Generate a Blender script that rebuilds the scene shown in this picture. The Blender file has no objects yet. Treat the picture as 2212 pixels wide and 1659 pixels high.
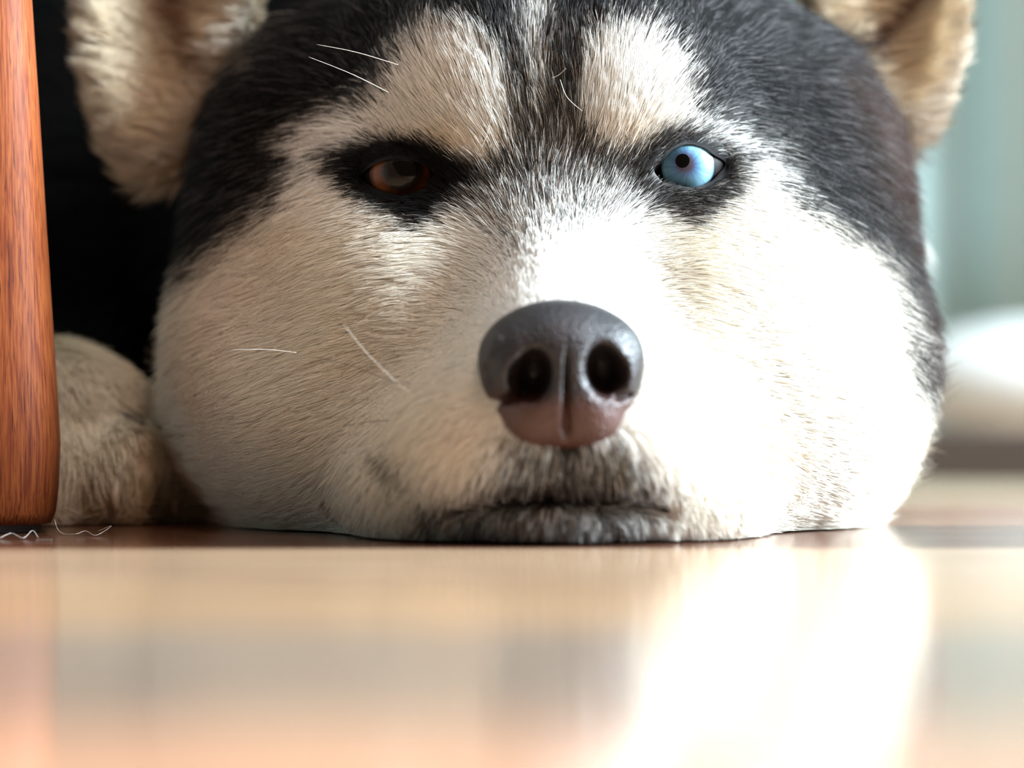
import bpy, math, random
import numpy as np
from mathutils import Vector, kdtree
rng = np.random.default_rng(7)
random.seed(7)
C = bpy.context.scene.collection
S = bpy.context.scene

# ------------------------------------------------------------------ camera, world, light, exposure
FPX = 7512.0          # focal length in pixels of the 2212 wide frame
CH = 0.0427           # camera height: held just above the floor
cam_d = bpy.data.cameras.new('camera'); cam = bpy.data.objects.new('camera', cam_d); C.objects.link(cam)
cam.location = (0, 0, CH); cam.rotation_euler = (math.pi/2, 0, 0)
cam_d.sensor_width = 36; cam_d.lens = FPX/2212*36; cam_d.clip_start = .02; cam_d.clip_end = 50
cam_d.dof.use_dof = True; cam_d.dof.focus_distance = 0.985; cam_d.dof.aperture_fstop = 6.0
S.camera = cam
S.view_settings.view_transform = 'Standard'; S.view_settings.look = 'None'
S.view_settings.gamma = 1; S.view_settings.use_curve_mapping = False
S.view_settings.exposure = 0.0
S.cycles.max_bounces = 8; S.cycles.diffuse_bounces = 5; S.cycles.glossy_bounces = 4
S.cycles.transparent_max_bounces = 8; S.cycles.transmission_bounces = 4
S.cycles.sample_clamp_indirect = 6
S.cycles.use_denoising = True

w = bpy.data.worlds.new('world'); S.world = w; w.use_nodes = True
w.node_tree.nodes['Background'].inputs[0].default_value = (1.0, 0.72, 0.48, 1)
w.node_tree.nodes['Background'].inputs[1].default_value = 0.08

def area(name, loc, target, sx, sy, power, col, spread=180):
    l = bpy.data.lights.new(name, 'AREA'); l.shape = 'RECTANGLE'; l.size = sx; l.size_y = sy
    l.energy = power; l.color = col; l.spread = math.radians(spread)
    o = bpy.data.objects.new(name, l); C.objects.link(o); o.location = loc
    o.rotation_euler = (Vector(target)-Vector(loc)).to_track_quat('-Z', 'Y').to_euler()
    return o
area('window_daylight', (1.72, 0.84, 0.88), (0.03, 1.0, 0.06), 0.9, 0.9, 80, (0.76, 0.90, 1.0), 90)
area('rear_fill', (2.0, 2.2, 1.3), (0.7, 2.9, 0.6), 1.0, 1.2, 62, (0.68, 0.95, 1.0))  # added area light that brightens the curtain and back wall, no window behind it
area('warm_fill', (0.40, -0.1, 1.6), (0.0, 1.0, 0.05), 0.4, 0.4, 7.5, (1.0, 0.47, 0.22))  # added warm fill for the shaded left cheek and paw, no real lamp
area('top_fill', (0.55, 0.55, 2.3), (0.0, 1.0, 0.1), 0.8, 0.8, 9, (0.78, 0.90, 1.0), 120)  # added cool fill from overhead for the brows, no opening in the ceiling
sp = bpy.data.lights.new('sun_patch', 'SPOT'); sp.energy = 330; sp.color = (1.0, 0.66, 0.45)
sp.spot_size = math.radians(15); sp.spot_blend = .5; sp.shadow_soft_size = .02
spo = bpy.data.objects.new('sun_patch', sp); C.objects.link(spo); spo.location = (0.9, -0.8, 1.3)
spo.rotation_euler = (Vector((0.03, 0.12, 0))-spo.location).to_track_quat('-Z', 'Y').to_euler()

# ------------------------------------------------------------------ helpers
def P(px, py, d):
    """a point seen at that pixel of the photograph, d metres out along the floor"""
    return np.array([(px-1106)*d/FPX, d, CH-(py-829.5)*d/FPX])

def tag(o, label=None, cat=None, group=None, kind=None):
    if label: o['label'] = label
    if cat: o['category'] = cat
    if group: o['group'] = group
    if kind: o['kind'] = kind
    return o

def mesh_obj(name, verts, faces, mat, parent=None, smooth=True, color=None):
    me = bpy.data.meshes.new(name)
    me.from_pydata([tuple(map(float, v)) for v in verts] if not isinstance(verts, np.ndarray) else verts.tolist(), [],
                   faces if isinstance(faces, list) else faces.tolist())
    me.polygons.foreach_set('use_smooth', [smooth]*len(me.polygons))
    if color is not None:
        a = me.color_attributes.new('coat', 'FLOAT_COLOR', 'POINT')
        a.data.foreach_set('color', np.c_[color, np.ones(len(color))].astype(np.float32).ravel())
    if mat: me.materials.append(mat)
    me.update()
    o = bpy.data.objects.new(name, me); C.objects.link(o)
    if parent: o.parent = parent; o.matrix_parent_inverse = parent.matrix_world.inverted()
    return o

def new_mat(name):
    m = bpy.data.materials.new(name); m.use_nodes = True
    nt = m.node_tree; b = nt.nodes['Principled BSDF']
    return m, nt, b

def simple(name, col, rough=.5, spec=.5, coat=0, **kw):
    m, nt, b = new_mat(name)
    b.inputs['Base Color'].default_value = (*col, 1); b.inputs['Roughness'].default_value = rough
    b.inputs['Specular IOR Level'].default_value = spec; b.inputs['Coat Weight'].default_value = coat
    b.inputs['Coat Roughness'].default_value = .03
    for k, v in kw.items(): b.inputs[k.replace('_', ' ')].default_value = v
    return m

def noise_bump(nt, b, scale, strength, dist=.001, detail=4, vec=None):
    t = nt.nodes.new('ShaderNodeTexNoise'); t.inputs['Scale'].default_value = scale; t.inputs['Detail'].default_value = detail
    if vec is not None: nt.links.new(vec, t.inputs['Vector'])
    u = nt.nodes.new('ShaderNodeBump'); u.inputs['Strength'].default_value = strength; u.inputs['Distance'].default_value = dist
    nt.links.new(t.outputs[0], u.inputs['Height']); nt.links.new(u.outputs[0], b.inputs['Normal'])
    return t

# smooth 3-D value noise, vectorised
_perm = rng.random((32, 32, 32)).astype(np.float32)
def vnoise(p, scale):
    q = p*scale; i = np.floor(q).astype(int); f = q-i; f = f*f*(3-2*f)
    r = 0
    for a in (0, 1):
        for b in (0, 1):
            for c in (0, 1):
                wgt = (f[:, 0] if a else 1-f[:, 0])*(f[:, 1] if b else 1-f[:, 1])*(f[:, 2] if c else 1-f[:, 2])
                r = r+wgt*_perm[(i[:, 0]+a) % 32, (i[:, 1]+b) % 32, (i[:, 2]+c) % 32]
    return r*2-1

# ------------------------------------------------------------------ distance fields -> one continuous mesh
def ell(p, c, r, yaw=0, tilt=0):
    x, y, z = p[0]-c[0], p[1]-c[1], p[2]-c[2]
    if yaw:
        ca, sa = math.cos(yaw), math.sin(yaw); x, y = ca*x+sa*y, -sa*x+ca*y
    if tilt:
        ca, sa = math.cos(tilt), math.sin(tilt); x, z = ca*x+sa*z, -sa*x+ca*z
    k0 = np.sqrt((x/r[0])**2+(y/r[1])**2+(z/r[2])**2)
    k1 = np.sqrt((x/r[0]**2)**2+(y/r[1]**2)**2+(z/r[2]**2)**2)+1e-9
    return k0*(k0-1)/k1
def cap(p, a, b, ra, rb):
    a = np.array(a, float); b = np.array(b, float); ab = b-a; L = (ab@ab)
    x, y, z = p[0]-a[0], p[1]-a[1], p[2]-a[2]
    t = np.clip((x*ab[0]+y*ab[1]+z*ab[2])/L, 0, 1)
    return np.sqrt((x-t*ab[0])**2+(y-t*ab[1])**2+(z-t*ab[2])**2)-(ra+(rb-ra)*t)
def smin(a, b, k):
    h = np.clip(.5+.5*(b-a)/k, 0, 1); return b+(a-b)*h-k*h*(1-h)
def smax(a, b, k): return -smin(-a, -b, k)

def surface_nets(f, xs, ys, zs):
    xs, ys, zs = [np.asarray(v, np.float32) for v in (xs, ys, zs)]
    vol = np.empty((len(xs), len(ys), len(zs)), np.float32)
    for i0 in range(0, len(xs), 24):
        X, Y, Z = np.meshgrid(xs[i0:i0+24], ys, zs, indexing='ij')
        vol[i0:i0+24] = f((X, Y, Z))
    ins = vol < 0
    nx, ny, nz = vol.shape
    acc = np.zeros((nx-1, ny-1, nz-1, 3), np.float32); cnt = np.zeros((nx-1, ny-1, nz-1), np.float32)
    ax = [xs, ys, zs]
    def sl(axis, lo):   # cells
        return slice(0, -1) if lo == 0 else slice(1, None)
    quads = []
    edges = []
    for axis in range(3):
        s0 = [slice(None)]*3; s1 = [slice(None)]*3; s0[axis] = slice(0, -1); s1[axis] = slice(1, None)
        a, b = vol[tuple(s0)], vol[tuple(s1)]
        idx = np.argwhere((a < 0) != (b < 0))
        va = a[tuple(idx.T)]; vb = b[tuple(idx.T)]
        t = va/(va-vb)
        pos = np.stack([ax[k][idx[:, k]] for k in range(3)], 1)
        pos[:, axis] += t*(ax[axis][idx[:, axis]+1]-ax[axis][idx[:, axis]])
        o1, o2 = [(1, 2), (2, 0), (0, 1)][axis]
        cells = []
        ok = np.ones(len(idx), bool)
        for (u, v) in ((0, 0), (1, 0), (1, 1), (0, 1)):
            c = idx.copy(); c[:, o1] -= u; c[:, o2] -= v
            good = (c >= 0).all(1) & (c[:, 0] < nx-1) & (c[:, 1] < ny-1) & (c[:, 2] < nz-1)
            cc = c[good]
            np.add.at(acc, tuple(cc.T), pos[good]); np.add.at(cnt, tuple(cc.T), 1)
            cells.append(c); ok &= good
        edges.append((np.stack(cells, 1)[ok], (va < 0)[ok]))
    m = cnt > 0
    idmap = np.full(cnt.shape, -1, np.int64); idmap[m] = np.arange(m.sum())
    V = acc[m]/cnt[m][:, None]
    for cells, flip in edges:
        q = idmap[cells[..., 0], cells[..., 1], cells[..., 2]]
        q[~flip] = q[~flip][:, ::-1]
        quads.append(q[:, ::-1] if False else q)
    Q = np.concatenate(quads)
    return V, Q

def grad(f, V, e=.0006):
    V = V.astype(np.float64); g = np.empty_like(V)
    for k in range(3):
        d = np.zeros(3); d[k] = e
        a = V+d; b = V-d
        g[:, k] = f((a[:, 0], a[:, 1], a[:, 2]))-f((b[:, 0], b[:, 1], b[:, 2]))
    return g/np.maximum(np.linalg.norm(g, axis=1, keepdims=True), 1e-9)

def orient(V, Q, f):
    n = grad(f, V[Q].mean(1))
    fn = np.cross(V[Q[:, 1]]-V[Q[:, 0]], V[Q[:, 2]]-V[Q[:, 0]])
    bad = (fn*n).sum(1) < 0
    Q[bad] = Q[bad][:, ::-1]
    return Q

# ------------------------------------------------------------------ the dog's head and body
MX = .0115           # midline of the face
EYES = {'L': (864, 378), 'R': (1487, 358)}
def head0(p):
    d = ell(p, (MX, 1.078, .103), (.083, .085, .078))
    for s in (-1, 1):
        d = smin(d, ell(p, (MX+s*.058, 1.062, .048), (.054, .056, .052)), .03)
        d = smin(d, ell(p, (MX+s*.042, 1.026, .078), (.034, .034, .030)), .03)
        d = smin(d, ell(p, (MX+s*.068, 1.090, .100), (.034, .045, .048)), .03)
        d = smin(d, ell(p, (MX+s*.020, 1.010, .130), (.022, .022, .024)), .02)     # brows
        d = smin(d, ell(p, (MX+s*.055, 1.020, .030), (.040, .045, .030)), .03)
        d = smin(d, ell(p, (MX+s*.036, 1.002, .056), (.026, .030, .028)), .025)     # fullness between muzzle and cheek
    d = smin(d, cap(p, (MX-.001, 1.0, .080), (.0128, .930, .0425), .022, .0185), .018)
    d = smin(d, ell(p, (.0128, .967, .030), (.045, .056, .030)), .018)
    for s in (-1, 1):
        d = smin(d, ell(p, (.0128+s*.017, .935, .026), (.021, .024, .018)), .010)
        d = smin(d, ell(p, (.0128+s*.034, .972, .012), (.024, .034, .016)), .025)
    return d
def body0(p):
    d = ell(p, (MX-.004, 1.175, .085), (.118, .08, .092))
    d = smin(d, ell(p, (-.07, 1.52, .115), (.19, .33, .135)), .05)
    d = smin(d, ell(p, (-.15, 1.27, .080), (.075, .10, .085)), .04)
    d = smin(d, ell(p, (.06, 1.30, .060), (.075, .10, .06)), .04)
    # far foreleg and paw, left in the picture
    d = smin(d, cap(p, (-.153, 1.12, .028), (-.193, 1.27, .050), .026, .036), .035)
    d = smin(d, ell(p, (-.146, 1.097, .026), (.034, .040, .028)), .015)
    for (x, y, z, r) in ((-.106, 1.084, .013, .011), (-.122, 1.068, .0165, .0135), (-.143, 1.062, .0165, .0135), (-.165, 1.072, .014, .012)):
        d = smin(d, ell(p, (x, y, z), (r, r*1.35, r*1.05)), .008)
    return d
EARS = {'L': dict(c=(-.106, 1.105, .186), r=(.027, .019, .080), t=-.10), 'R': dict(c=(.1140, 1.105, .199), r=(.0262, .019, .082), t=.10)}
def ear_out(p, k): e = EARS[k]; return ell(p, e['c'], e['r'], 0, e['t'])
def ear_in(p, k):
    e = EARS[k]; c = e['c']; r = e['r']
    return ell(p, (c[0], c[1]-.016, c[2]+.002), (r[0]*.80, r[1]*.85, r[2]*.88), 0, e['t'])
def chin(p): return ell(p, (.0128, .952, .0085), (.031, .036, .0098))

# where the surface stands at each eye
eye_c = {}
ys_ = np.linspace(.93, 1.1, 1701)
EXTRA = {'L': -.0006, 'R': -.0004}
for k, (ex, ey) in EYES.items():
    pts = np.array([P(ex, ey, y) for y in ys_])
    v = head0((pts[:, 0], pts[:, 1], pts[:, 2])); y0 = ys_[np.argmax(v < 0)]
    c = P(ex, ey, y0-EXTRA[k]); c[1] += .0120
    eye_c[k] = c
print('eyes', eye_c)
ER = .0120

def dog_f(p):
    d = head0(p)
    d = smin(d, chin(p), .003)
    d = smax(d, -cap(p, (.0128, .900, .0135), (.0128, .985, .0135), .0, .0)+.0*p[0]-1, .001) if False else d
    # mouth slit between flews and chin, drooping at the corners
    xx = p[0]-.0128
    zz = p[2]-(.0138-xx*xx*4.5)
    slit = np.abs(zz)-.0024
    slit = smax(slit, p[1]-.935-xx*xx*14, .002); slit = np.maximum(slit, np.abs(xx)-.030)
    d = smax(d, -slit, .0014)
    # philtrum
    d = smax(d, -cap(p, (.0136, .9085, .032), (.0128, .9085, .012), .0016, .0008), .002)
    for k in 'LR':
        c = eye_c[k]
        d = smax(d, -ell(p, (c[0], c[1]-.006, c[2]), (.0115, .014, .0078), 0, 0), .003)
    d = smin(d, body0(p), .03)
    for nx in (.0057, .0235): d = smax(d, -cap(p, (nx, .900, .0452), (nx, .935, .0452), .0085, .0085), .002)
    for k in 'LR':
        e = smax(ear_out(p, k), -ear_in(p, k), .006)
        d = smin(d, e, .012)
        d = smax(d, -ear_in(p, k), .010)
    d = smax(d, .0006-p[2], .003)
    return d

def axis(fine0, fine1, step, lo, hi, g=1.12):
    a = list(np.arange(fine0, fine1, step)); s = step
    while a[-1] < hi: s = min(s*g, .012); a.append(a[-1]+s)
    b = [a[0]]; s = step
    while b[-1] > lo: s = min(s*g, .012); b.append(b[-1]-s)
    return np.array(b[:0:-1]+a)
xs = axis(-.168, .146, .0018, -.30, .18); ys = axis(.895, 1.15, .0018, .89, 1.90); zs = axis(-.003, .175, .0018, -.004, .29)
BV, BQ = surface_nets(dog_f, xs, ys, zs)
BQ = orient(BV, BQ, dog_f)
BN = grad(dog_f, BV)
print('body', BV.shape, BQ.shape)

# ------------------------------------------------------------------ coat markings (front view of the face)
def poly_sd(px, py, poly):
    """signed distance in px, negative inside"""
    poly = np.array(poly, float); n = len(poly)
    d = np.full(px.shape, 1e9); inside = np.zeros(px.shape, bool)
    for i in range(n):
        a = poly[i]; b = poly[(i+1) % n]; e = b-a
        wx, wy = px-a[0], py-a[1]
        t = np.clip((wx*e[0]+wy*e[1])/(e@e), 0, 1)
        d = np.minimum(d, (wx-e[0]*t)**2+(wy-e[1]*t)**2)
        c = ((a[1] > py) != (b[1] > py)) & (px < (b[0]-a[0])*(py-a[1])/((b[1]-a[1]) if b[1] != a[1] else 1e-9)+a[0])
        inside ^= c
    return np.where(inside, -1, 1)*np.sqrt(d)
WHITE_FACE = [(650, 350), (615, 430), (570, 485), (490, 565), (395, 645), (345, 750), (330, 880), (345, 980), (330, 1230), (2060, 1230), (2060, 1010), (1985, 940),
              (1962, 850), (1955, 760), (1930, 660), (1880, 575), (1790, 505), (1715, 440), (1690, 350), (1600, 290), (1520, 240), (1490, 250), (1600, 420), (1500, 480), (1400, 430),
              (1300, 420), (1230, 480), (1180, 480), (1110, 520), (1010, 440), (960, 440), (900, 480), (800, 440), (720, 370)]
BROW_L = [(925, 62), (1010, 50), (1072, 110), (1105, 200), (1098, 290), (1035, 335), (960, 325), (900, 292), (800, 290), (700, 330), (640, 370), (620, 335), (690, 270), (780, 235), (845, 170), (880, 105)]
BROW_R = [(1278, 62), (1340, 42), (1420, 60), (1475, 120), (1503, 200), (1505, 255), (1440, 270), (1390, 305), (1330, 300), (1275, 255), (1248, 170)]
EYE_L = [(702, 385), (760, 345), (810, 318), (880, 298), (940, 318), (985, 358), (1010, 388), (960, 432), (925, 468), (880, 482), (820, 452), (760, 425)]
EYE_R = [(1365, 365), (1410, 322), (1450, 288), (1520, 285), (1575, 308), (1630, 352), (1612, 390), (1570, 425), (1525, 470), (1470, 455), (1410, 415)]
BRIDGE = [(1100, 345), (1240, 330), (1370, 345), (1410, 430), (1300, 480), (1200, 540), (1110, 560), (1000, 470), (985, 405)]
STRIPE = [(1118, -60), (1188, -60), (1186, 60), (1180, 150), (1150, 260), (1120, 140)]
BRIDGE_HI = [(1190, 470), (1260, 470), (1260, 640), (1110, 650)]
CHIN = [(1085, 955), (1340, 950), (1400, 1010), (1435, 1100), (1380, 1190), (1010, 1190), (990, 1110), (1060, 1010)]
MOUTH = [(1050, 1090), (1130, 1066), (1230, 1060), (1330, 1068), (1400, 1092), (1330, 1098), (1230, 1092), (1130, 1098)]
LIPC = [(800, 1005), (850, 1010), (880, 1060), (850, 1060)]
LIPB = [(905, 1105), (960, 1085), (1030, 1100), (1010, 1160), (900, 1160)]
RIGHT_BROWN = [(1840, 200), (1950, 300), (2060, 480), (2100, 800), (2040, 960), (2000, 760), (1980, 600), (1900, 420)]
BLACK = np.array([.0045, .0040, .0044]); WHITE = np.array([.86, .835, .79])

def coat(V, jit=0.0):
    """coat colour at points; jit = per-hair randomness (array 0..1) or 0"""
    n = len(V)
    px = 1106+V[:, 0]*FPX/V[:, 1]; py = 829.5-(V[:, 2]-CH)*FPX/V[:, 1]
    nz = vnoise(V, 130)*10+vnoise(V+5, 400)*8
    j1 = rng.normal(size=n)*12 if jit else 0
    def m(poly, soft, grow=0):
        return 1/(1+np.exp(np.clip((poly_sd(px, py, poly)+nz+j1-grow)/soft, -30, 30)))
    col = np.tile(BLACK, (n, 1)).astype(float)
    wh = np.zeros(n)
    wh = np.maximum(wh, m(WHITE_FACE, 14))
    wh = np.maximum(wh, .98*m(BROW_L, 10, 6)); wh = np.maximum(wh, .99*m(BROW_R, 10, 6))
    b = m(BRIDGE, 22); wh = wh*(1-b)+b*np.clip(.32+.45*(py-320)/200, .3, .85)
    st = m(STRIPE, 10); wh = wh*(1-st)+st*.6
    gap = m([(1108, 60), (1245, 60), (1250, 340), (1110, 340)], 16)*(1-m(STRIPE, 10)); wh = wh*(1-gap)+gap*np.clip(.24+.12*(py-200)/140, .2, .4)
    wh = np.maximum(wh, .9*m(BRIDGE_HI, 18))
    e = m(EYE_L, 6, 10); wh *= 1-e*.985
    e = m(EYE_R, 9, 12); wh = wh*(1-e)+e*.13
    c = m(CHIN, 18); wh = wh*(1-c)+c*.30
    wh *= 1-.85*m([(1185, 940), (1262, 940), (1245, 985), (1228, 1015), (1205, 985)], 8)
    tan = m([(430, -60), (640, -60), (590, 50), (520, 150), (430, 190)], 22); wh = np.maximum(wh, tan*.55)
    c = m(LIPC, 10); wh = wh*(1-c)+c*.2
    c = m(LIPB, 10); wh = wh*(1-c)+c*.35
    back = np.clip((V[:, 1]-1.10)/.03, 0, 1); wh = wh*(1-back)
    if jit:
        r = rng.random(n)
        # mixed zones are salt and pepper; pure zones stay pure
        pick = np.clip((wh*1.3-.15-r)*4+.5, 0, 1)
        wh2 = .25*wh+.75*pick
    else:
        wh2 = wh
    W = WHITE*(1+.04*vnoise(V, 60)[:, None])
    ck = (np.clip((np.abs(px-1200)-120)/200, 0, 1)*np.clip((py-400)/120, 0, 1))[:, None]
    W = W*(1-ck*np.array([.01, .055, .135]))      # the cheeks are creamier than the blaze
    # ochre tinge over the inner edge of the brows and on the muzzle sides
    t1 = np.exp(-(((px-960)/90)**2+((py-290)/35)**2))*.40; t2 = np.exp(-(((px-1370)/90)**2+((py-265)/50)**2))*.3
    t3 = np.exp(-(((px-1660)/60)**2+((py-1000)/70)**2))*.9
    t4 = np.exp(-(((px-980)/60)**2+((py-960)/110)**2))*.25
    tint = np.clip(t1+t2+t3+t4+tan, 0, 1)[:, None]
    W = W*(1-tint)+W*np.array([.92, .70, .46])*tint
    K = np.tile(BLACK, (n, 1))
    rb = (m(RIGHT_BROWN, 25))[:, None]; K = K*(1-rb)+np.array([.050, .024, .015])*rb
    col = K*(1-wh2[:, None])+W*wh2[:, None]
    mo = m(MOUTH, 5, 9)[:, None]*(V[:, 1] < .96)[:, None]; col = col*(1-mo)+np.array([.02, .012, .011])*mo
    return col, wh

def region(V):
    """0 head, 1 left ear, 2 right ear, 3 paw, 4 body"""
    p = (V[:, 0], V[:, 1], V[:, 2]); r = np.zeros(len(V), int)
    hd = head0(p); bd = body0(p)
    r[(bd < hd-.004)] = 4
    r[(r == 4) & (V[:, 0] < -.085) & (V[:, 1] < 1.13) & (V[:, 2] < .075)] = 3
    for i, k in ((1, 'L'), (2, 'R')):
        near = np.minimum(np.abs(ear_out(p, k)), np.abs(ear_in(p, k)))
        r[(ear_out(p, k) < .002) & (near < np.maximum(hd, .001)+.001) & (V[:, 2] > .085)] = i
    return r

def coat_all(V, reg, jit):
    col, wh = coat(V, jit)
    px = 1106+V[:, 0]*FPX/V[:, 1]; py = 829.5-(V[:, 2]-CH)*FPX/V[:, 1]
    n = len(V); nzz = vnoise(V, 110)
    cream = np.array([.78, .67, .50])
    for i, k, (fx, fy) in ((1, 'L', (420, 60)), (2, 'R', (1870, 70))):
        m = reg == i
        inn = ear_in((V[:, 0], V[:, 1], V[:, 2]), k) < .004
        s = -1 if k == 'L' else 1
        # dark warm skin fold running down the inner side of the cup
        q = ((px-fx)*.80 + s*(py-fy)*.5*1)/46
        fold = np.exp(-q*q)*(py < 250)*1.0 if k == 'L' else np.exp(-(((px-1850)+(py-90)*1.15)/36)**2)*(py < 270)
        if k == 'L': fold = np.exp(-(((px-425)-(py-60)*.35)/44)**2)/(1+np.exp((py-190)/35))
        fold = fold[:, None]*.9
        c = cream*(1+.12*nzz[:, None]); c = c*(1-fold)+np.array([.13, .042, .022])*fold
        edge = ~inn
        c[edge] = np.array([.60, .52, .42])
        backside = edge & (V[:, 1] > EARS[k]['c'][1]+.004); c[backside] = BLACK
        col[m] = c[m]; wh[m] = .8
    m = reg == 3
    col[m] = (np.array([.84, .77, .62])*(1+.08*nzz[:, None]))[m]; wh[m] = .9
    m = (reg == 4); col[m] = BLACK; wh[m] = 0
    # white ruff low on the throat and on the chest
    m2 = (reg == 4) & (V[:, 0] > .105) & (V[:, 2] < .12) & (V[:, 1] < 1.25); col[m2] = WHITE; wh[m2] = 1
    return col, wh

Breg = region(BV)
Bcol, _ = coat_all(BV, Breg, 0)

# ------------------------------------------------------------------ materials for the dog
def fur_mat(name, rough=.55):
    m, nt, b = new_mat(name)
    a = nt.nodes.new('ShaderNodeAttribute'); a.attribute_name = 'coat'
    nt.links.new(a.outputs['Color'], b.inputs['Base Color'])
    b.inputs['Roughness'].default_value = rough; b.inputs['Specular IOR Level'].default_value = .08
    return m
fur_m = fur_mat('fur', .5)
skin_m = fur_mat('skin_under_fur', .8)
dog = bpy.data.objects.new('husky_dog', None); C.objects.link(dog); dog.location = (0, 1.25, 0); bpy.context.view_layer.update()
tag(dog, 'black and white husky with one brown and one blue eye, head flat on the floor', 'dog')
body = mesh_obj('body', BV, BQ, skin_m, dog, color=Bcol*.75)

# ------------------------------------------------------------------ fur strands
# hair flow: x, y, dx, dy in the front view
FLOW = np.array([
 (1190, 20, 0, -1), (1190, 150, 0, -1), (1190, 300, 0, -1), (1190, 450, -.02, -1), (1205, 560, 0, -1), (1210, 640, 0, -1),
 (1110, 450, -.25, -1), (1290, 440, .25, -1), (1060, 380, -.5, -.9), (1340, 380, .45, -.9),
 (1010, 100, -.2, -1), (1000, 220, -.2, -1), (1040, 320, -.25, -1), (920, 120, -.6, -.9), (920, 260, -.55, -.9), (850, 60, -.6, -.8),
 (780, 160, -1, -.55), (700, 80, -1, -.5), (700, 240, -1, -.15), (650, 340, -1, .1), (560, 260, -1, -.05), (560, 400, -1, .25),
 (450, 480, -1, .2), (640, 480, -1, .45), (780, 460, -.85, .6), (880, 500, -.7, .75), (960, 480, -.9, .3), (1020, 520, -.9, -.2),
 (500, 640, -1, .12), (400, 800, -1, .08), (480, 950, -1, .2), (480, 1080, -1, .35), (700, 650, -1, .35), (700, 850, -1, .35), (850, 640, -.9, .3),
 (850, 800, -.8, .5), (950, 750, -.8, .1), (970, 900, -.8, .5), (830, 1000, -.7, .7), (900, 1100, -.4, 1), (650, 1080, -1, .45),
 (1040, 620, -.6, -.5), (1080, 980, -.5, .9), (1200, 990, 0, 1), (1150, 1060, -.1, 1), (1340, 980, .5, .9), (1200, 1130, 0, 1), (1320, 1060, .15, 1), (1040, 1120, -.2, 1), (1380, 1120, .25, 1),
 (1340, 100, .1, -1), (1350, 230, .1, -1), (1300, 320, .1, -1), (1430, 120, .45, -.9), (1430, 240, .3, -.9), (1480, 60, .6, -.8),
 (1560, 120, 1, -.5), (1650, 60, 1, -.45), (1560, 220, 1, -.35), (1480, 290, .7, -.7), (1650, 250, 1, -.1), (1600, 320, 1, .1), (1750, 250, 1, .1), (1850, 350, 1, .15), (1700, 400, 1, .35), (1830, 520, 1, .4),
 (1430, 450, .5, .85), (1520, 490, .6, .8), (1600, 440, .8, .6), (1400, 560, .8, .3), (1350, 600, .6, -.5), (1600, 600, 1, .3), (1750, 650, 1, .15), (1950, 700, 1, .15), (1980, 880, 1, .25),
 (1450, 750, .8, .2), (1450, 900, .8, .5), (1600, 800, 1, .35), (1800, 850, 1, .3), (1700, 980, 1, .35), (1950, 1000, 1, .6), (1580, 1020, .7, .7), (1480, 1110, .4, 1), (1800, 1080, 1, .5),
 (1000, 385, -.75, -.65), (1390, 400, .4, -.9),
], float)
def flow(px, py):
    v = np.zeros((len(px), 2)); wsum = np.zeros(len(px))
    for x, y, dx, dy in FLOW:
        l = math.hypot(dx, dy)
        ww = np.exp(-((px-x)**2+(py-y)**2)/(2*70.0**2))+1e-3/(1+((px-x)**2+(py-y)**2)/1e4)
        v[:, 0] += ww*dx/l; v[:, 1] += ww*dy/l; wsum += ww
    return v/np.maximum(np.linalg.norm(v, axis=1, keepdims=True), 1e-6)

def opening(k, grow=1.0):
    if k == 'L': pts = [(776, 384), (794, 362), (820, 347), (852, 341), (890, 344), (925, 358), (952, 388), (930, 405), (900, 418), (862, 424), (826, 416), (796, 402)]
    else: pts = [(1400, 392), (1426, 352), (1452, 323), (1485, 310), (1518, 317), (1542, 333), (1570, 352), (1553, 378), (1532, 396), (1500, 406), (1466, 402), (1432, 394)]
    c = np.array(EYES[k], float); a = (np.array(pts, float)-c)*grow+c
    return a

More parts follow.
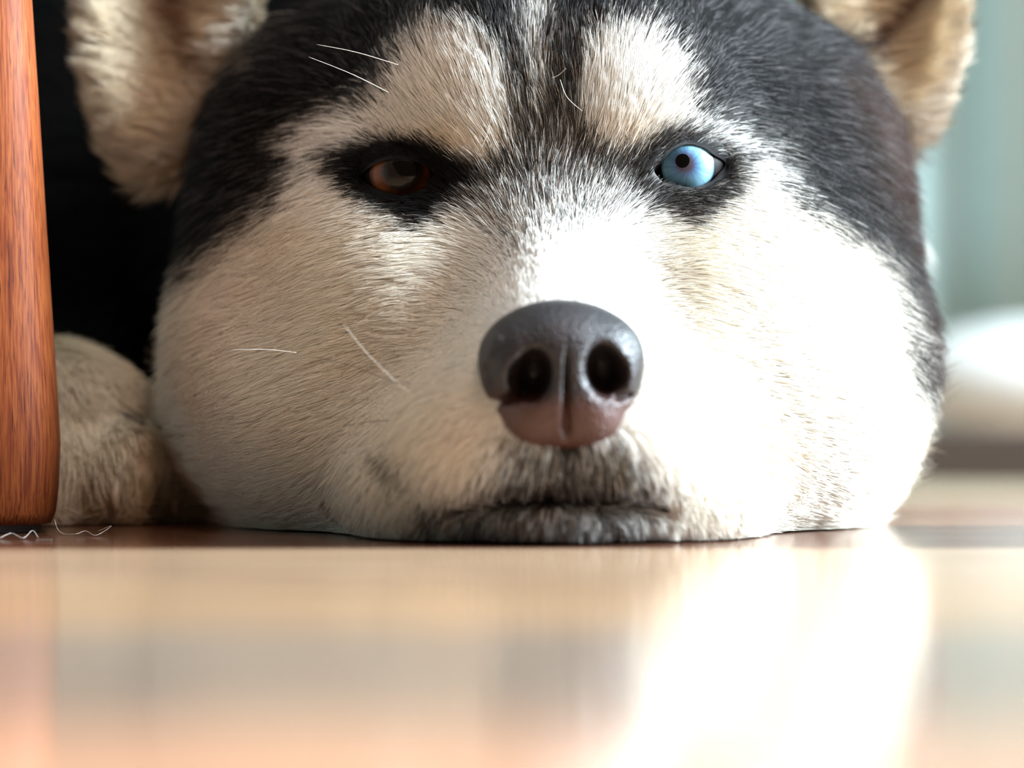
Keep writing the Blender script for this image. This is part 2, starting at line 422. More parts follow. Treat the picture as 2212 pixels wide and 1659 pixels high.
def build_fur(name, V0, Q0, N0, regv, want, density, maxn, seg=6, radius=.000075):
    T = np.concatenate([Q0[:, [0, 1, 2]], Q0[:, [0, 2, 3]]])
    T = T[np.isin(regv[T[:, 0]], want)]
    A = V0[T[:, 0]]; B = V0[T[:, 1]]; Cc = V0[T[:, 2]]
    ar = .5*np.linalg.norm(np.cross(B-A, Cc-A), axis=1)
    cen = (A+B+Cc)/3; nn = N0[T[:, 0]]
    wgt = ar*density(cen, nn)
    n = int(min(maxn, wgt.sum()))
    ti = rng.choice(len(T), n, p=wgt/wgt.sum())
    r1 = np.sqrt(rng.random(n)); r2 = rng.random(n)
    a, b, c = 1-r1, r1*(1-r2), r1*r2
    Pt = A[ti]*a[:, None]+B[ti]*b[:, None]+Cc[ti]*c[:, None]
    Nn = N0[T[ti, 0]]*a[:, None]+N0[T[ti, 1]]*b[:, None]+N0[T[ti, 2]]*c[:, None]
    Nn /= np.linalg.norm(Nn, axis=1, keepdims=True)+1e-9
    reg = regv[T[ti, 0]]
    px = 1106+Pt[:, 0]*FPX/Pt[:, 1]; py = 829.5-(Pt[:, 2]-CH)*FPX/Pt[:, 1]
    keep = np.ones(n, bool)
    if 0 in want:
        for k in 'LR': keep &= ~((poly_sd(px, py, opening(k, 1.0)) < (3 if k == 'L' else 5)) & (Pt[:, 1] < 1.03))
        nd = ((px-1212)/172)**2+((py-800)/150)**2
        nd = np.where(py > 800, (np.abs(px-1214)/(165-np.clip(py-800, 0, 160)*.45))**2.2+((py-800)/158)**2.2, nd)
        keep &= ~((nd < .92) & (Pt[:, 1] < .96))
        keep &= ~((Pt[:, 2] < .0015) & (Nn[:, 2] < -.6))
    Pt, Nn, reg, px, py = Pt[keep], Nn[keep], reg[keep], px[keep], py[keep]; n = len(Pt)
    fl = flow(px, py)
    t = np.stack([fl[:, 0], np.full(n, .35), -fl[:, 1]], 1)
    # length
    L = np.full(n, .013)
    L = np.where(reg == 0, .009+.017*np.clip((Pt[:, 1]-1.0)/.08, 0, 1), L)
    L *= np.where((reg == 0) & (Pt[:, 1] < .975), .75, 1.0)
    for k in 'LR':
        ed = np.hypot(px-EYES[k][0], (py-EYES[k][1])*1.2); L = np.where((reg == 0) & (ed < 200), L*np.clip(.33+.67*(ed-70)/130, .33, 1), L)
    nosed = np.hypot(px-1212, py-800); L = np.where((reg == 0) & (nosed < 330), L*np.clip(np.where(py > 930, .75, .45)+.55*(nosed-170)/160, .45, 1), L)
    lift0 = np.full(n, .50); lift1 = np.full(n, .12)
    m = np.isin(reg, (1, 2))
    if m.any():
        s = np.where(reg == 1, -1.0, 1.0)
        t[m] = np.stack([s*1.0, np.full(n, -.35), np.full(n, .25)], 1)[m]; L[m] = .012; lift0[m] = .6; lift1[m] = .2
    m = reg == 3
    if m.any(): t[m] = np.array([.15, -.6, -.8]); L[m] = (.010+.006*np.clip((.026-Pt[:, 2])/.012, 0, 1))[m]; lift0[m] = .35
    m = reg == 4
    if m.any(): t[m] = np.stack([np.sign(Pt[:, 0]+.03)*.6, np.full(n, .8), np.full(n, -.3)], 1)[m]; L[m] = .032
    t += rng.normal(size=(n, 3))*.10
    # slow wander so that tufts differ
    t += np.stack([vnoise(Pt+1, 90), vnoise(Pt+2, 90), vnoise(Pt+3, 90)], 1)*.22
    t -= Nn*(t*Nn).sum(1, keepdims=True); t /= np.linalg.norm(t, axis=1, keepdims=True)+1e-9
    if name == 'eyelid_fur': L[:] = .0028; lift0[:] = .35
    L *= rng.uniform(.65, 1.15, n)
    lift0 += rng.normal(size=n)*.10
    # a tuft shows its colour where it ends up lying, so markings are read part-way along the strand
    mid = Pt+t*(L*.8)[:, None]*(reg == 0)[:, None]
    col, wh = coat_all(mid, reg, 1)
    S_ = np.linspace(0, 1, seg)
    pts = np.empty((n, seg, 3)); pts[:, 0] = Pt
    bend = rng.normal(size=(n, 3))*.10
    for i in range(1, seg):
        f = (i-.5)/(seg-1); li = lift0+(lift1-lift0)*f
        dd = t*np.cos(li)[:, None]+Nn*np.sin(li)[:, None]+bend*f
        dd[:, 2] -= .10*f*(L/.02)
        pts[:, i] = pts[:, i-1]+dd*(L/(seg-1))[:, None]
    # clumps: tips gather around a nearby strand
    ng = max(50, n//28); gi = rng.choice(n, ng, replace=False)
    kd = kdtree.KDTree(ng)
    for q, g in enumerate(gi): kd.insert(Pt[g], q)
    kd.balance()
    near = np.array([kd.find(p_)[1] for p_ in Pt.tolist()]); gidx = gi[near]
    dist = np.linalg.norm(Pt-Pt[gidx], axis=1)
    cl = np.where(dist < .006, rng.uniform(.15, .62, n), 0)*np.where(reg == 3, .35, np.where((reg == 0) & (wh > .93), .6, 1))
    base = pts.copy()
    for i in range(1, seg):
        k_ = cl*(S_[i]**1.3)
        pts[:, i] += (base[gidx, i]-base[:, i])*k_[:, None]
    pts[..., 2] = np.maximum(pts[..., 2], .0004+.0003*rng.random((n, 1)))
    # colours root to tip
    cc = np.repeat(col[:, None, :], seg, 1)
    var = rng.uniform(.82, 1.1, n)[:, None, None]
    cc *= var
    dark = (wh < .6)
    tipl = rng.random(n) < .17*(poly_sd(px, py, EYE_L) > 25)
    tipc = np.array([.17, .16, .165])
    mt = (dark & tipl & (reg == 0))[:, None, None]*np.clip((S_-.25)/.5, 0, 1)[None, :, None]*.6
    cc = cc*(1-mt)+tipc*mt
    h = bpy.data.hair_curves.new(name)
    h.add_curves([seg]*n)
    h.attributes['position'].data.foreach_set('vector', (pts-np.array(dog.location)).astype(np.float32).ravel())
    ra = h.attributes.get('radius') or h.attributes.new('radius', 'FLOAT', 'POINT')
    taper = np.array([1.0, 1.0, .95, .82, .6, .15]) if seg == 6 else np.interp(S_, [0, .5, 1], [1, .95, .15])
    rr = rng.uniform(.7, 1.25, n)[:, None]*taper[None]*radius
    if name not in ('face_fur', 'eyelid_fur'): rr *= 1.35
    ra.data.foreach_set('value', rr.astype(np.float32).ravel())
    ca = h.attributes.new('coat', 'FLOAT_COLOR', 'POINT')
    ca.data.foreach_set('color', np.concatenate([cc, np.ones((n, seg, 1))], 2).astype(np.float32).ravel())
    h.materials.append(fur_m)
    o = bpy.data.objects.new(name, h); C.objects.link(o); o.parent = dog
    o['kind'] = 'stuff'
    print(name, n)
    return o

def dens_face(c, nn):
    front = np.clip(.25-nn[:, 1]*1.0+.2, .12, 1)
    return 5.2e6*front*np.where(c[:, 1] > 1.13, .25, 1)*np.where(c[:, 2] > .175, .15, 1)
build_fur('face_fur', BV, BQ, BN, Breg, [0], dens_face, 370000)
build_fur('ear_fur', BV, BQ, BN, Breg, [1, 2], lambda c, nn: np.where(nn[:, 1] < .3, 1.6e6, .5e6)*np.where(c[:, 2] > .19, .2, 1), 60000)
build_fur('paw_fur', BV, BQ, BN, Breg, [3], lambda c, nn: np.full(len(c), 4e6), 60000)
build_fur('body_fur', BV, BQ, BN, Breg, [4], lambda c, nn: np.where(c[:, 1] < 1.35, 6e5, 1.5e5), 70000)

# ------------------------------------------------------------------ nose
def nose_f(p):
    sc = 1.04; p = (.0130+(p[0]-.0130)/sc, .920+(p[1]-.920)/sc, .0455+(p[2]-.0455)/sc)
    x0 = .0130
    d = ell(p, (x0, .9200, .0505), (.0203, .0170, .0138))
    d = smin(d, ell(p, (x0+.0004, .9190, .0375), (.0155, .0150, .0125)), .008)
    for s in (-1, 1):
        d = smin(d, ell(p, (x0+s*.0078, .9165, .0350), (.0082, .0110, .0088)), .007)
        d = smin(d, ell(p, (x0+s*.0125, .9150, .0470), (.0078, .0100, .0098)), .005)
    # nostrils with the comma slit to the side
    for s, (nx, nz) in ((-1, (.0057, .0450)), (1, (.0235, .0462))):
        d = smax(d, -ell(p, (nx, .9040, nz), (.0046, .0130, .0066), 0, s*.15), .0022)
        d = smax(d, -cap(p, (nx, .9050, nz-.0045), (nx+s*.0055, .9075, nz-.0060), .0019, .0010), .0015)
        d = smax(d, -ell(p, (nx+s*.0030, .9045, nz-.0010), (.0034, .0060, .0044)), .002)
    # the groove down the middle, the slits to the side and the rim of each wing are pressed into the surface
    front = 1/(1+np.exp((p[1]-.915)/.0015))
    zz = 1/(1+np.exp(-(.0500-p[2])/.0010))
    d = d+.0020*front*zz/(1+np.exp((.0300-p[2])/.0008))*np.exp(-((p[0]-.0141)/(.0005+.030*np.clip(.05-p[2], 0, .03)))**2)
    for (x1, z1, x2, z2, wd, dp) in ((.0030, .0400, -.0040, .0380, .0010, .0018), (.0270, .0392, .0300, .0400, .0009, .0015), (-.0035, .0545, -.0062, .0480, .0012, -.0008)):
        ux, uz = x2-x1, z2-z1; t = np.clip(((p[0]-x1)*ux+(p[2]-z1)*uz)/(ux*ux+uz*uz), 0, 1)
        dd = np.hypot(p[0]-x1-t*ux, p[2]-z1-t*uz); d = d+dp*front*np.exp(-(dd/wd)**2)
    return d
g = .00045
NV, NQ = surface_nets(nose_f, np.arange(-.010, .036, g), np.arange(.899, .940, g), np.arange(.021, .068, g))
NQ = orient(NV, NQ, nose_f)
low = np.clip((.0415-NV[:, 2])/.006, 0, 1)*np.clip((.925-NV[:, 1])/.01, 0, 1); low = low[:, None]
top = np.clip((NV[:, 2]-.046)/.012, 0, 1)[:, None]
ncol = np.array([.012, .007, .007])*(1-low)+np.array([.055, .018, .012])*low
ncol = ncol*(1-top)+np.array([.016, .014, .017])*top  # bluish grey of the cool light from above, painted into the top
nm, nt, b = new_mat('nose_leather')
a = nt.nodes.new('ShaderNodeAttribute'); a.attribute_name = 'coat'; nt.links.new(a.outputs['Color'], b.inputs['Base Color'])
b.inputs['Roughness'].default_value = .42; b.inputs['Specular IOR Level'].default_value = .5
vt = nt.nodes.new('ShaderNodeTexVoronoi'); vt.inputs['Scale'].default_value = 1000
tc = nt.nodes.new('ShaderNodeTexCoord'); nt.links.new(tc.outputs['Object'], vt.inputs['Vector'])
bu = nt.nodes.new('ShaderNodeBump'); bu.inputs['Strength'].default_value = .6; bu.inputs['Distance'].default_value = .0005; bu.invert = True
nt.links.new(vt.outputs['Distance'], bu.inputs['Height']); nt.links.new(bu.outputs[0], b.inputs['Normal'])
nose = mesh_obj('nose', NV, NQ, nm, dog, color=ncol)
tag(nose, 'dark leathery nose, reddish brown below the nostrils')

# ------------------------------------------------------------------ eyes and eyelids
def cap_mesh(c, axis, R, a0, a1, bulge, off, nr=24, ns=64):
    """ring of a sphere about axis from angle a0 to a1 with a corneal bulge"""
    ax = Vector(axis).normalized(); u = ax.orthogonal().normalized(); v = ax.cross(u)
    V = []; F = []
    for i in range(nr+1):
        th = a0+(a1-a0)*i/nr
        r = R+off+bulge*math.exp(-(th/.50)**4)
        for j in range(ns):
            ph = 2*math.pi*j/ns
            d = ax*math.cos(th)+(u*math.cos(ph)+v*math.sin(ph))*math.sin(th)
            V.append(np.array(c)+np.array(d)*r)
    for i in range(nr):
        for j in range(ns):
            F.append((i*ns+j, i*ns+(j+1) % ns, (i+1)*ns+(j+1) % ns, (i+1)*ns+j))
    return np.array(V), F, ax, u, v
def iris_mat(name, center, axis, R, inner, mid, outer, rim):
    m, nt, b = new_mat(name)
    a = nt.nodes.new('ShaderNodeAttribute'); a.attribute_name = 'coat'
    nt.links.new(a.outputs['Color'], b.inputs['Base Color'])
    b.inputs['Roughness'].default_value = .5; b.inputs['Specular IOR Level'].default_value = .2
    b.inputs['Coat Weight'].default_value = .4; b.inputs['Coat Roughness'].default_value = .02; b.inputs['Coat IOR'].default_value = 1.38
    return m
scl_m = simple('dark_sclera', (.004, .003, .003), .5, .1, 0)
pup_m = simple('pupil_black', (.002, .002, .002), .1, .2, .25)
def lerp_stops(t, stops):
    xs_ = [s[0] for s in stops]; cs = np.array([s[1] for s in stops])
    return np.stack([np.interp(t, xs_, cs[:, k]) for k in range(3)], 1)
GAZE = {'L': np.array([-.01, 0, .14]), 'R': np.array([.045, 0, .085])}
LOOK = {'L': np.array([.09, 0, .27]), 'R': np.array([-.085, 0, .215])}
IR = {'L': .0090, 'R': .0076}; PR = {'L': .0036, 'R': .0019}
ST = {'L': [(0, (.006, .003, .002)), (.58, (.009, .004, .002)), (.74, (.10, .028, .006)), (.86, (.14, .042, .009)), (.95, (.035, .010, .004)), (1, (.015, .007, .005))],  # near-black inner stops put brow shade and dark reflection into the amber iris
      'R': [(0, (.05, .03, .03)), (.30, (.06, .05, .075)), (.42, (.06, .13, .26)), (.6, (.10, .24, .36)), (.88, (.17, .33, .41)), (.96, (.08, .17, .24)), (1, (.02, .03, .045))]}
for k in 'LR':
    c = eye_c[k]; ax = Vector(GAZE[k]-c).normalized(); lk = Vector(LOOK[k]-c).normalized()
    ai = math.asin(IR[k]/ER); ap = math.asin(PR[k]/ER)
    V, F, ax, u, v = cap_mesh(c, ax, ER, ai*.98, 2.4, .0009, 0, 40, 72)
    eye = mesh_obj('eye', V, F, scl_m, dog)
    tag(eye, 'amber brown eye, iris coloured dark for deep shade' if k == 'L' else 'pale ice blue eye with a small pupil')
    V, F, ax, u, v = cap_mesh(c, ax, ER, 0.001, ai, .0009, .00001, 40, 160)
    rel = V-c; ang = np.arccos(np.clip(rel@np.array(ax)/np.linalg.norm(rel, axis=1), -1, 1)); tt = np.sin(ang)/math.sin(ai)
    an2 = np.arccos(np.clip(rel@np.array(lk)/np.linalg.norm(rel, axis=1), -1, 1)); t2_ = np.sin(an2)/math.sin(ai)
    tt = np.where(tt > .85, tt, np.minimum(tt*.4+t2_*.6, .85))
    ph = np.arctan2(rel@np.array(v), rel@np.array(u))
    fib = .10*np.sin(ph*37+3*np.sin(ph*5))+.08*np.sin(ph*61+1.3)+.08*np.sin(ph*13+tt*3)
    ic = lerp_stops(tt+.05*fib*(tt < .9), ST[k])*(1+fib[:, None]*(1.0 if k == 'R' else .6)*(tt[:, None] < .93))
    o = mesh_obj('iris', V, F, iris_mat('iris_'+('amber' if k == 'L' else 'ice_blue'), c, ax, ER, 0, 0, 0, 0), eye, color=np.clip(ic, 0, 1))
    V, F, ax, u, v = cap_mesh(c, lk, ER, 0.001, ap, .0009, .00004, 8, 48)
    mesh_obj('pupil', V, F, pup_m, eye)

lid_m, nt, b = new_mat('eyelid_skin')
b.inputs['Base Color'].default_value = (.012, .010, .012, 1); b.inputs['Specular IOR Level'].default_value = .25; b.inputs['Roughness'].default_value = .45
noise_bump(nt, b, 1400, .9, .0006)
def resample(pts, n):
    pts = np.array(pts); P2 = np.vstack([pts[-1], pts, pts[0], pts[1]]); out = []
    m = len(pts)
    for i in range(n):
        f = i*m/n; k = int(f); t = f-k
        p0, p1, p2, p3 = P2[k], P2[k+1], P2[(k+2) if k+2 < len(P2) else 2], P2[(k+3) if k+3 < len(P2) else 3]
        out.append(.5*((2*p1)+(-p0+p2)*t+(2*p0-5*p1+4*p2-p3)*t*t+(-p0+3*p1-3*p2+p3)*t**3))
    return np.array(out)
def head_depth(px, py):
    """distance out at which the head surface stands behind each pixel"""
    yy = np.linspace(.90, 1.10, 801)
    X = (px[:, None]-1106)*yy/FPX; Z = CH-(py[:, None]-829.5)*yy/FPX
    v = head0((X, np.broadcast_to(yy, X.shape), Z)); return yy[np.argmax(v < 0, axis=1)]
for k in 'LR':
    c = eye_c[k]; op = resample(opening(k), 72); cen = op.mean(0)
    rings = []
    op = cen+(op-cen)*np.array([.97, .93 if k == 'L' else .97])
    out = op-cen; out /= np.linalg.norm(out, axis=1, keepdims=True)
    #  (px outward, blend eyeball->head surface, proud metres)
    prof = [(-1.5, 0, -.0012), (0, 0, .0012), (2.5, 0, .0017), (6, .12, .0015), (11, .45, .0008), (18, .85, .0001), (26, 1, -.0006), (36, 1, -.0018), (46, 1, -.004)]
    for off, bl, proud in prof:
        q = op+out*off
        # eyeball front depth under the pixel
        D = c[1]
        X = (q[:, 0]-1106)*D/FPX-c[0]; Z = CH-(q[:, 1]-829.5)*D/FPX-c[2]
        rr = X**2+Z**2
        ydepth = c[1]-np.sqrt(np.maximum(ER**2-rr, (ER*.25)**2))
        hd = head_depth(q[:, 0], q[:, 1])
        dep = ydepth*(1-bl)+hd*bl-proud
        R2 = ER+.0009
        ball = c[1]-np.sqrt(np.maximum(R2**2-rr, 0))
        if off >= 0: dep = np.where(rr < R2**2*.97, np.minimum(dep, ball-.0004), dep)
        rings.append(np.stack([P(a_, b_, d_) for (a_, b_), d_ in zip(q, dep)]))
    V = np.concatenate(rings); n = 72; F = []
    for i in range(len(rings)-1):
        for j in range(n): F.append((i*n+j, (i+1)*n+j, (i+1)*n+(j+1) % n, i*n+(j+1) % n))
    mesh_obj('eyelid', V, F, lid_m, dog)
    Qa = np.array(F)[72*3:]; fn = np.cross(V[Qa[:, 1]]-V[Qa[:, 0]], V[Qa[:, 2]]-V[Qa[:, 0]]); fn[fn[:, 1] > 0] *= -1
    LN = np.zeros_like(V)
    for q_ in range(4): np.add.at(LN, Qa[:, q_], fn)
    LN /= np.linalg.norm(LN, axis=1, keepdims=True)+1e-12
    build_fur('eyelid_fur', V, Qa, LN, np.zeros(len(V), int), [0], lambda c_, n_: np.full(len(c_), 5e6), 6000, radius=.00005)

# ------------------------------------------------------------------ claws and whiskers
def tube(pts, rad, seg=8):
    pts = np.array(pts, float); V = []; F = []
    for i, p_ in enumerate(pts):
        t = pts[min(i+1, len(pts)-1)]-pts[max(i-1, 0)]; t = Vector(t).normalized()
        u = t.orthogonal().normalized(); 
        if i: u = (pu-t*pu.dot(t)).normalized()
        pu = u; v = t.cross(u)
        for j in range(seg):
            a = 2*math.pi*j/seg; V.append(p_+np.array(u*math.cos(a)+v*math.sin(a))*rad[i])
    n = len(pts)
    for i in range(n-1):
        for j in range(seg): F.append((i*seg+j, i*seg+(j+1) % seg, (i+1)*seg+(j+1) % seg, (i+1)*seg+j))
    F.append(tuple(range(seg))[::-1]); F.append(tuple((n-1)*seg+j for j in range(seg)))
    return np.array(V), F
def spline(ctrl, n):
    ctrl = np.array(ctrl, float); t = np.linspace(0, len(ctrl)-1, n)
    out = []
    for f in t:
        k = min(int(f), len(ctrl)-2); u = f-k
        p0 = ctrl[max(k-1, 0)]; p1 = ctrl[k]; p2 = ctrl[k+1]; p3 = ctrl[min(k+2, len(ctrl)-1)]
        out.append(.5*((2*p1)+(-p0+p2)*u+(2*p0-5*p1+4*p2-p3)*u*u+(-p0+3*p1-3*p2+p3)*u**3))
    return np.array(out)
claw_m = simple('claw_horn', (.42, .33, .24), .35, .5)
for (x, y, z) in ((-.138, 1.040, .013), (-.119, 1.046, .011), (-.103, 1.065, .009)):
    pt = spline([(x-.001, y+.016, z+.006), (x, y+.004, z+.004), (x, y-.003, z-.002), (x+.0006, y-.004, z-.007)], 9)
    V, F = tube(pt, np.array([.0022, .0022, .0021, .0020, .0018, .0016, .0013, .0009, .0004]), 10)
    mesh_obj('claw', V, F, claw_m, dog)
wh_w = simple('whisker_white', (.85, .80, .72), .35); wh_b = simple('whisker_dark', (.06, .03, .02), .4)
WHISK = [([(870, 832), (840, 822), (760, 790), (685, 772)], (.945, .95, .96, .968), 'b'),
         ([(640, 762), (575, 755), (498, 756)], (.985, .982, .980), 'w'),
         ([(885, 848), (845, 815), (790, 760), (742, 700)], (.945, .945, .950, .955), 'w'),
         ([(887, 828), (850, 825), (800, 838), (748, 876)], (.940, .930, .928, .930), 'b'),
         ([(800, 962), (755, 990), (686, 1054)], (.955, .960, .965), 'w'),
         ([(840, 908), (790, 912), (740, 922)], (.948, .955, .962), 'b'),
         ([(1595, 845), (1620, 846), (1645, 862)], (.965, .968, .974), 'b'),
         ([(1590, 1060), (1600, 1090), (1618, 1115)], (.975, .975, .978), 'w'),
         ([(860, 140), (770, 113), (684, 96)], (1.0, 1.0, 1.0), 'w'),
         ([(840, 200), (760, 160), (667, 123)], (1.0, .995, .995), 'w'),
         ([(1192, 168), (1205, 163), (1223, 148)], (.995, .99, .985), 'w'),
         ([(1210, 172), (1225, 210), (1258, 240)], (.995, .988, .985), 'w'),
         ([(1040, 320), (1052, 290), (1060, 258)], (.99, .984, .980), 'w')]
for ctrl, ds, cc in WHISK:
    pts = spline([P(x, y, d-.009) for (x, y), d in zip(ctrl, ds)], 16)
    V, F = tube(pts, np.linspace(.00013, .00004, 16), 6)
    o = mesh_obj('whisker', V, F, wh_w if cc == 'w' else wh_b, dog)

# ------------------------------------------------------------------ room
def box(name, lo, hi, mat, parent=None, bevel=0):
    x0, y0, z0 = lo; x1, y1, z1 = hi
    V = [(x0, y0, z0), (x1, y0, z0), (x1, y1, z0), (x0, y1, z0), (x0, y0, z1), (x1, y0, z1), (x1, y1, z1), (x0, y1, z1)]
    F = [(0, 3, 2, 1), (4, 5, 6, 7), (0, 1, 5, 4), (1, 2, 6, 5), (2, 3, 7, 6), (3, 0, 4, 7)]
    o = mesh_obj(name, V, F, mat, parent, smooth=False)
    if bevel:
        m = o.modifiers.new('bevel', 'BEVEL'); m.width = bevel; m.segments = 3
    return o

fm, nt, b = new_mat('polished_floorboards')
tc = nt.nodes.new('ShaderNodeTexCoord')
mp = nt.nodes.new('ShaderNodeMapping'); mp.inputs['Scale'].default_value = (3, 45, 1); nt.links.new(tc.outputs['Object'], mp.inputs['Vector'])
no = nt.nodes.new('ShaderNodeTexNoise'); no.inputs['Scale'].default_value = 4; no.inputs['Detail'].default_value = 8; no.inputs['Distortion'].default_value = .6
nt.links.new(mp.outputs[0], no.inputs['Vector'])
sx = nt.nodes.new('ShaderNodeSeparateXYZ'); nt.links.new(tc.outputs['Object'], sx.inputs[0])
def mth(op, a_, b_=None, c_=None):
    n_ = nt.nodes.new('ShaderNodeMath'); n_.operation = op
    for i_, v_ in enumerate((a_, b_, c_)):
        if v_ is None: continue
        if isinstance(v_, (int, float)): n_.inputs[i_].default_value = v_
        else: nt.links.new(v_, n_.inputs[i_])
    return n_.outputs[0]
# boards run across the view, 15 cm wide, each row of its own tone
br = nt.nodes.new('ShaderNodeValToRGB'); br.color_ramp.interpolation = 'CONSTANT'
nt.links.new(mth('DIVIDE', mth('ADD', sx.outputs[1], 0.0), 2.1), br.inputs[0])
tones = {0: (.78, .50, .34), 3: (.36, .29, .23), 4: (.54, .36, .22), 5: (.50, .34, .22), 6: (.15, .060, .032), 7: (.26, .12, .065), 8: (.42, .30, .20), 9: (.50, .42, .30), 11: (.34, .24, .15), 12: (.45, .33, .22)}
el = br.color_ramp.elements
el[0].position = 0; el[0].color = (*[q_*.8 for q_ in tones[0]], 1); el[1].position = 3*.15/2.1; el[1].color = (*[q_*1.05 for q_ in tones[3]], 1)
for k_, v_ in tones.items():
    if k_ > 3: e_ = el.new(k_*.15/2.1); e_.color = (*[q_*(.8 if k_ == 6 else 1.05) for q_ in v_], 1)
cr = nt.nodes.new('ShaderNodeValToRGB'); cr.color_ramp.elements[0].color = (.55, .5, .5, 1); cr.color_ramp.elements[1].color = (1.25, 1.2, 1.15, 1)
cr.color_ramp.elements[0].position = .3; cr.color_ramp.elements[1].position = .7
nt.links.new(no.outputs[0], cr.inputs[0])
mx = nt.nodes.new('ShaderNodeMix'); mx.data_type = 'RGBA'; mx.blend_type = 'MULTIPLY'; mx.inputs[0].default_value = 1
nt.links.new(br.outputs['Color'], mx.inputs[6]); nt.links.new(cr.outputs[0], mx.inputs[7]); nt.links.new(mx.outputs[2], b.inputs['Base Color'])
b.inputs['Roughness'].default_value = .13; b.inputs['Specular IOR Level'].default_value = .6
n2 = nt.nodes.new('ShaderNodeTexNoise'); n2.inputs['Scale'].default_value = 35; n2.inputs['Detail'].default_value = 3
nt.links.new(tc.outputs['Object'], n2.inputs['Vector'])
bu = nt.nodes.new('ShaderNodeBump'); bu.inputs['Strength'].default_value = .02; bu.inputs['Distance'].default_value = .001
nt.links.new(n2.outputs[0], bu.inputs['Height']); nt.links.new(bu.outputs[0], b.inputs['Normal'])
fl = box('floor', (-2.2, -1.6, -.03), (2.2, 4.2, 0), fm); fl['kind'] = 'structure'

wall_m, nt, b = new_mat('pale_grey_green_paint')
b.inputs['Base Color'].default_value = (.50, .60, .60, 1); b.inputs['Roughness'].default_value = .7
wb = box('wall_back', (-2.2, 4.2, -.03), (2.2, 4.3, 2.5), wall_m); wb['kind'] = 'structure'
wl = box('wall_left', (-2.3, -1.6, -.03), (-2.2, 4.3, 2.5), wall_m); wl['kind'] = 'structure'
cl = box('ceiling', (-2.3, -1.6, 2.5), (2.3, 4.3, 2.6), simple('ceiling_white', (.8, .8, .78), .8)); cl['kind'] = 'structure'

# pale curtain hanging to the floor behind the dog, right
cm, nt, b = new_mat('white_curtain_cloth')
b.inputs['Base Color'].default_value = (.70, .85, .86, 1); b.inputs['Roughness'].default_value = .8
V = []; F = []; nx_, nz_ = 200, 12
for i in range(nx_+1):
    x = .30+1.1*i/nx_; 
    for j in range(nz_+1):
        z = .03+1.9*j/nz_
        y = 2.75+.045*math.sin(x*38+.4*math.sin(z*3))+.02*math.sin(x*91+1)
        V.append((x, y, z))
for i in range(nx_):
    for j in range(nz_):
        a_ = i*(nz_+1)+j; F.append((a_, a_+nz_+1, a_+nz_+2, a_+1))
cur = mesh_obj('curtain', V, F, cm)
m = cur.modifiers.new('thickness', 'SOLIDIFY'); m.thickness = .002
tag(cur, 'pale curtain falling in soft folds far behind the dog, out of focus', 'curtain')
th_m = simple('dark_stained_wood', (.035, .022, .016), .4)

cu_m, nt, b = new_mat('white_cotton'); b.inputs['Base Color'].default_value = (.88, .88, .86, 1); b.inputs['Roughness'].default_value = .9
noise_bump(nt, b, 60, .3, .003)
cu_f = lambda p: smin(ell(p, (.36, 2.22, .044), (.125, .10, .042)), ell(p, (.50, 2.24, .044), (.12, .10, .042)), .02)
CV, CQ = surface_nets(cu_f, np.arange(.20, .66, .008), np.arange(2.08, 2.38, .008), np.arange(-.005, .12, .006))
CQ = orient(CV, CQ, cu_f)
cu = mesh_obj('floor_cushion', CV, CQ, cu_m)
tag(cu, 'blurred white rounded cushion low on the floor behind the dog at the right edge', 'cushion')

# dark low sill on the floor behind the dog, right
sill = box('trim_1', (.178, 1.56, 0), (.9, 1.62, .020), th_m, bevel=.002); sill['kind'] = 'structure'

# ------------------------------------------------------------------ wooden furniture leg at the left
wm, nt, b = new_mat('varnished_red_wood')
tc = nt.nodes.new('ShaderNodeTexCoord')
mp = nt.nodes.new('ShaderNodeMapping'); mp.inputs['Scale'].default_value = (1500, 1500, 20); nt.links.new(tc.outputs['Object'], mp.inputs['Vector'])
n1 = nt.nodes.new('ShaderNodeTexNoise'); n1.inputs['Scale'].default_value = 1; n1.inputs['Detail'].default_value = 6; n1.inputs['Distortion'].default_value = .1
nt.links.new(mp.outputs[0], n1.inputs['Vector'])
cr = nt.nodes.new('ShaderNodeValToRGB'); e = cr.color_ramp.elements
e[0].position = .30; e[0].color = (.10, .018, .007, 1); e[1].position = .62; e[1].color = (.25, .068, .017, 1)
x = e.new(.44); x.color = (.17, .036, .009, 1)
nt.links.new(n1.outputs[0], cr.inputs[0])
# dark pores: short vertical flecks
mp2 = nt.nodes.new('ShaderNodeMapping'); mp2.inputs['Scale'].default_value = (2200, 2200, 60); nt.links.new(tc.outputs['Object'], mp2.inputs['Vector'])
n3 = nt.nodes.new('ShaderNodeTexNoise'); n3.inputs['Scale'].default_value = 1; n3.inputs['Detail'].default_value = 2
nt.links.new(mp2.outputs[0], n3.inputs['Vector'])
c3 = nt.nodes.new('ShaderNodeValToRGB'); c3.color_ramp.elements[0].position = .30; c3.color_ramp.elements[0].color = (.35, .28, .26, 1); c3.color_ramp.elements[1].position = .42; c3.color_ramp.elements[1].color = (1, 1, 1, 1)
nt.links.new(n3.outputs[0], c3.inputs[0])
mx = nt.nodes.new('ShaderNodeMix'); mx.data_type = 'RGBA'; mx.blend_type = 'MULTIPLY'; mx.inputs[0].default_value = 1
nt.links.new(cr.outputs[0], mx.inputs[6]); nt.links.new(c3.outputs[0], mx.inputs[7]); nt.links.new(mx.outputs[2], b.inputs['Base Color'])
b.inputs['Roughness'].default_value = .55; b.inputs['Specular IOR Level'].default_value = .15
leg = bpy.data.objects.new('furniture_leg', None); C.objects.link(leg); leg.location = (-.155, 1.0, 0); bpy.context.view_layer.update()
tag(leg, 'tapered reddish brown wooden furniture leg standing beside the dog, left edge', 'furniture leg')
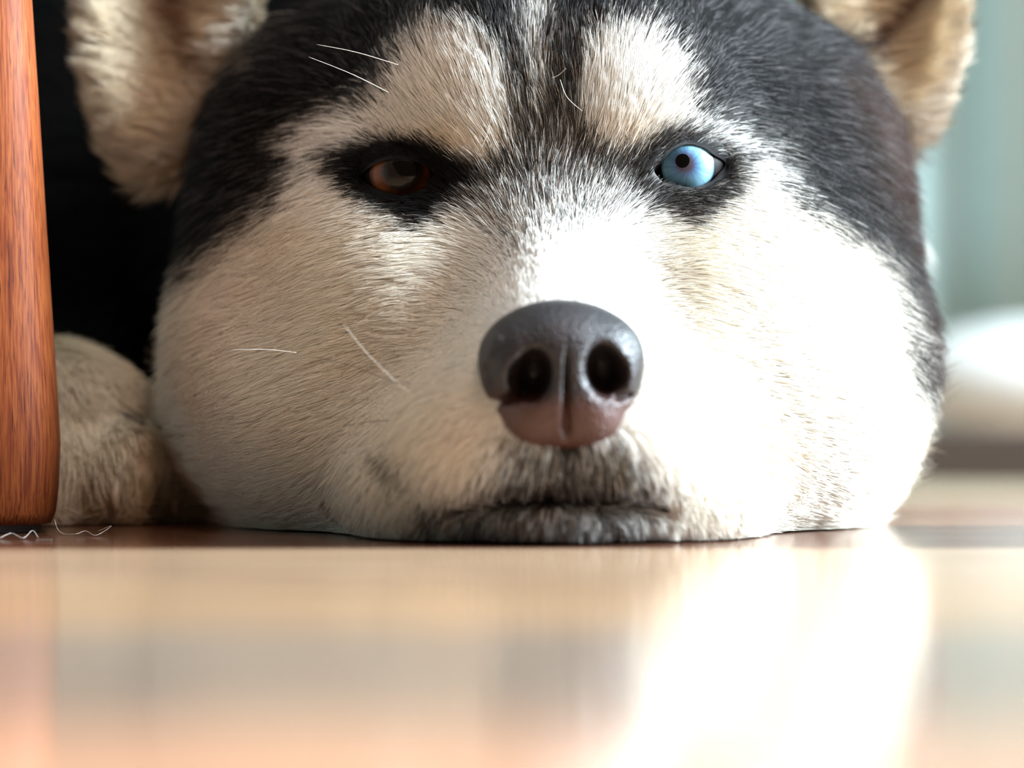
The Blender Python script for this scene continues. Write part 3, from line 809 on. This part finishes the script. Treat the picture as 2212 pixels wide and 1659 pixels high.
# profile of the right edge from the photograph, square section with rounded corners
prof = [(108, 1136), (118, 1110), (124, 1060), (128, 960), (122, 860), (112, 700), (98, 480), (84, 250), (68, 0), (50, -300), (20, -900)]
V = []; F = []; NS = 64
D0 = .985
for (px, py) in prof:
    e_ = P(px, py, D0); hw = P(px, py, D0+.021)[0]+.166        # centre line x = -.166
    cx, cy = -.166, D0+.021
    for j in range(NS):
        a_ = 2*math.pi*j/NS; q = 2.8
        cxs, sns = math.cos(a_), math.sin(a_)
        rr = (abs(cxs)**q+abs(sns)**q)**(-1/q)
        V.append((cx+hw*rr*cxs, cy+hw*.6*rr*sns, e_[2]))
for i in range(len(prof)-1):
    for j in range(NS): F.append((i*NS+j, i*NS+(j+1) % NS, (i+1)*NS+(j+1) % NS, (i+1)*NS+j))
F.append(tuple(range(NS))[::-1]); F.append(tuple((len(prof)-1)*NS+j for j in range(NS)))
shaft = mesh_obj('shaft', V, F, wm, leg)
bz = P(0, 1136, D0)[2]
pm, nt, b = new_mat('grey_felt'); b.inputs['Base Color'].default_value = (.30, .32, .35, 1); b.inputs['Roughness'].default_value = .95
noise_bump(nt, b, 1500, .8, .001)
V = []; F = []
for zz, r_ in ((0.0, .0290), (.0006, .0300), (bz-.0004, .0300), (bz+.0001, .0295)):
    for j in range(48):
        a_ = 2*math.pi*j/48; V.append((-.166+r_*math.cos(a_), D0+.021+r_*.62*math.sin(a_)-.001, zz))
for i in range(3):
    for j in range(48): F.append((i*48+j, i*48+(j+1) % 48, (i+1)*48+(j+1) % 48, (i+1)*48+j))
F.append(tuple(range(48))[::-1]); F.append(tuple(3*48+j for j in range(48)))
mesh_obj('felt_pad', V, F, pm, leg)

# shed hairs lying on the floor by the furniture leg
lint_m = simple('shed_hair', (.75, .68, .62), .5)
def lint(ctrl, n=40, r=.00008):
    pts = spline([(x, y, z) for x, y, z in ctrl], n); V, F = tube(pts, np.full(n, r), 6)
    return mesh_obj('shed_hair', V, F, lint_m)
def fp(px, d, z=.0004): return ((px-1106)*d/FPX, d, z)
o = lint([fp(118, .99, .004), fp(125, .985, .0015), fp(140, .98), fp(165, .972, .0008), fp(185, .982, .0012), fp(205, .972), fp(225, .98, .0012), fp(240, .985, .0025), fp(212, .99, .0008)])
tag(o, 'pale wavy shed hair on the floor right beside the furniture leg', 'hair')
o = lint([fp(0, .955), fp(25, .962, .0014), fp(50, .955), fp(70, .965, .0020), fp(82, .96)])
tag(o, 'pale shed hair lying across the front of the grey felt pad', 'hair')
o = lint([fp(78, .945), fp(95, .944), fp(113, .943)], 10)
tag(o, 'short straight shed hair on the floor in front of the felt pad', 'hair')
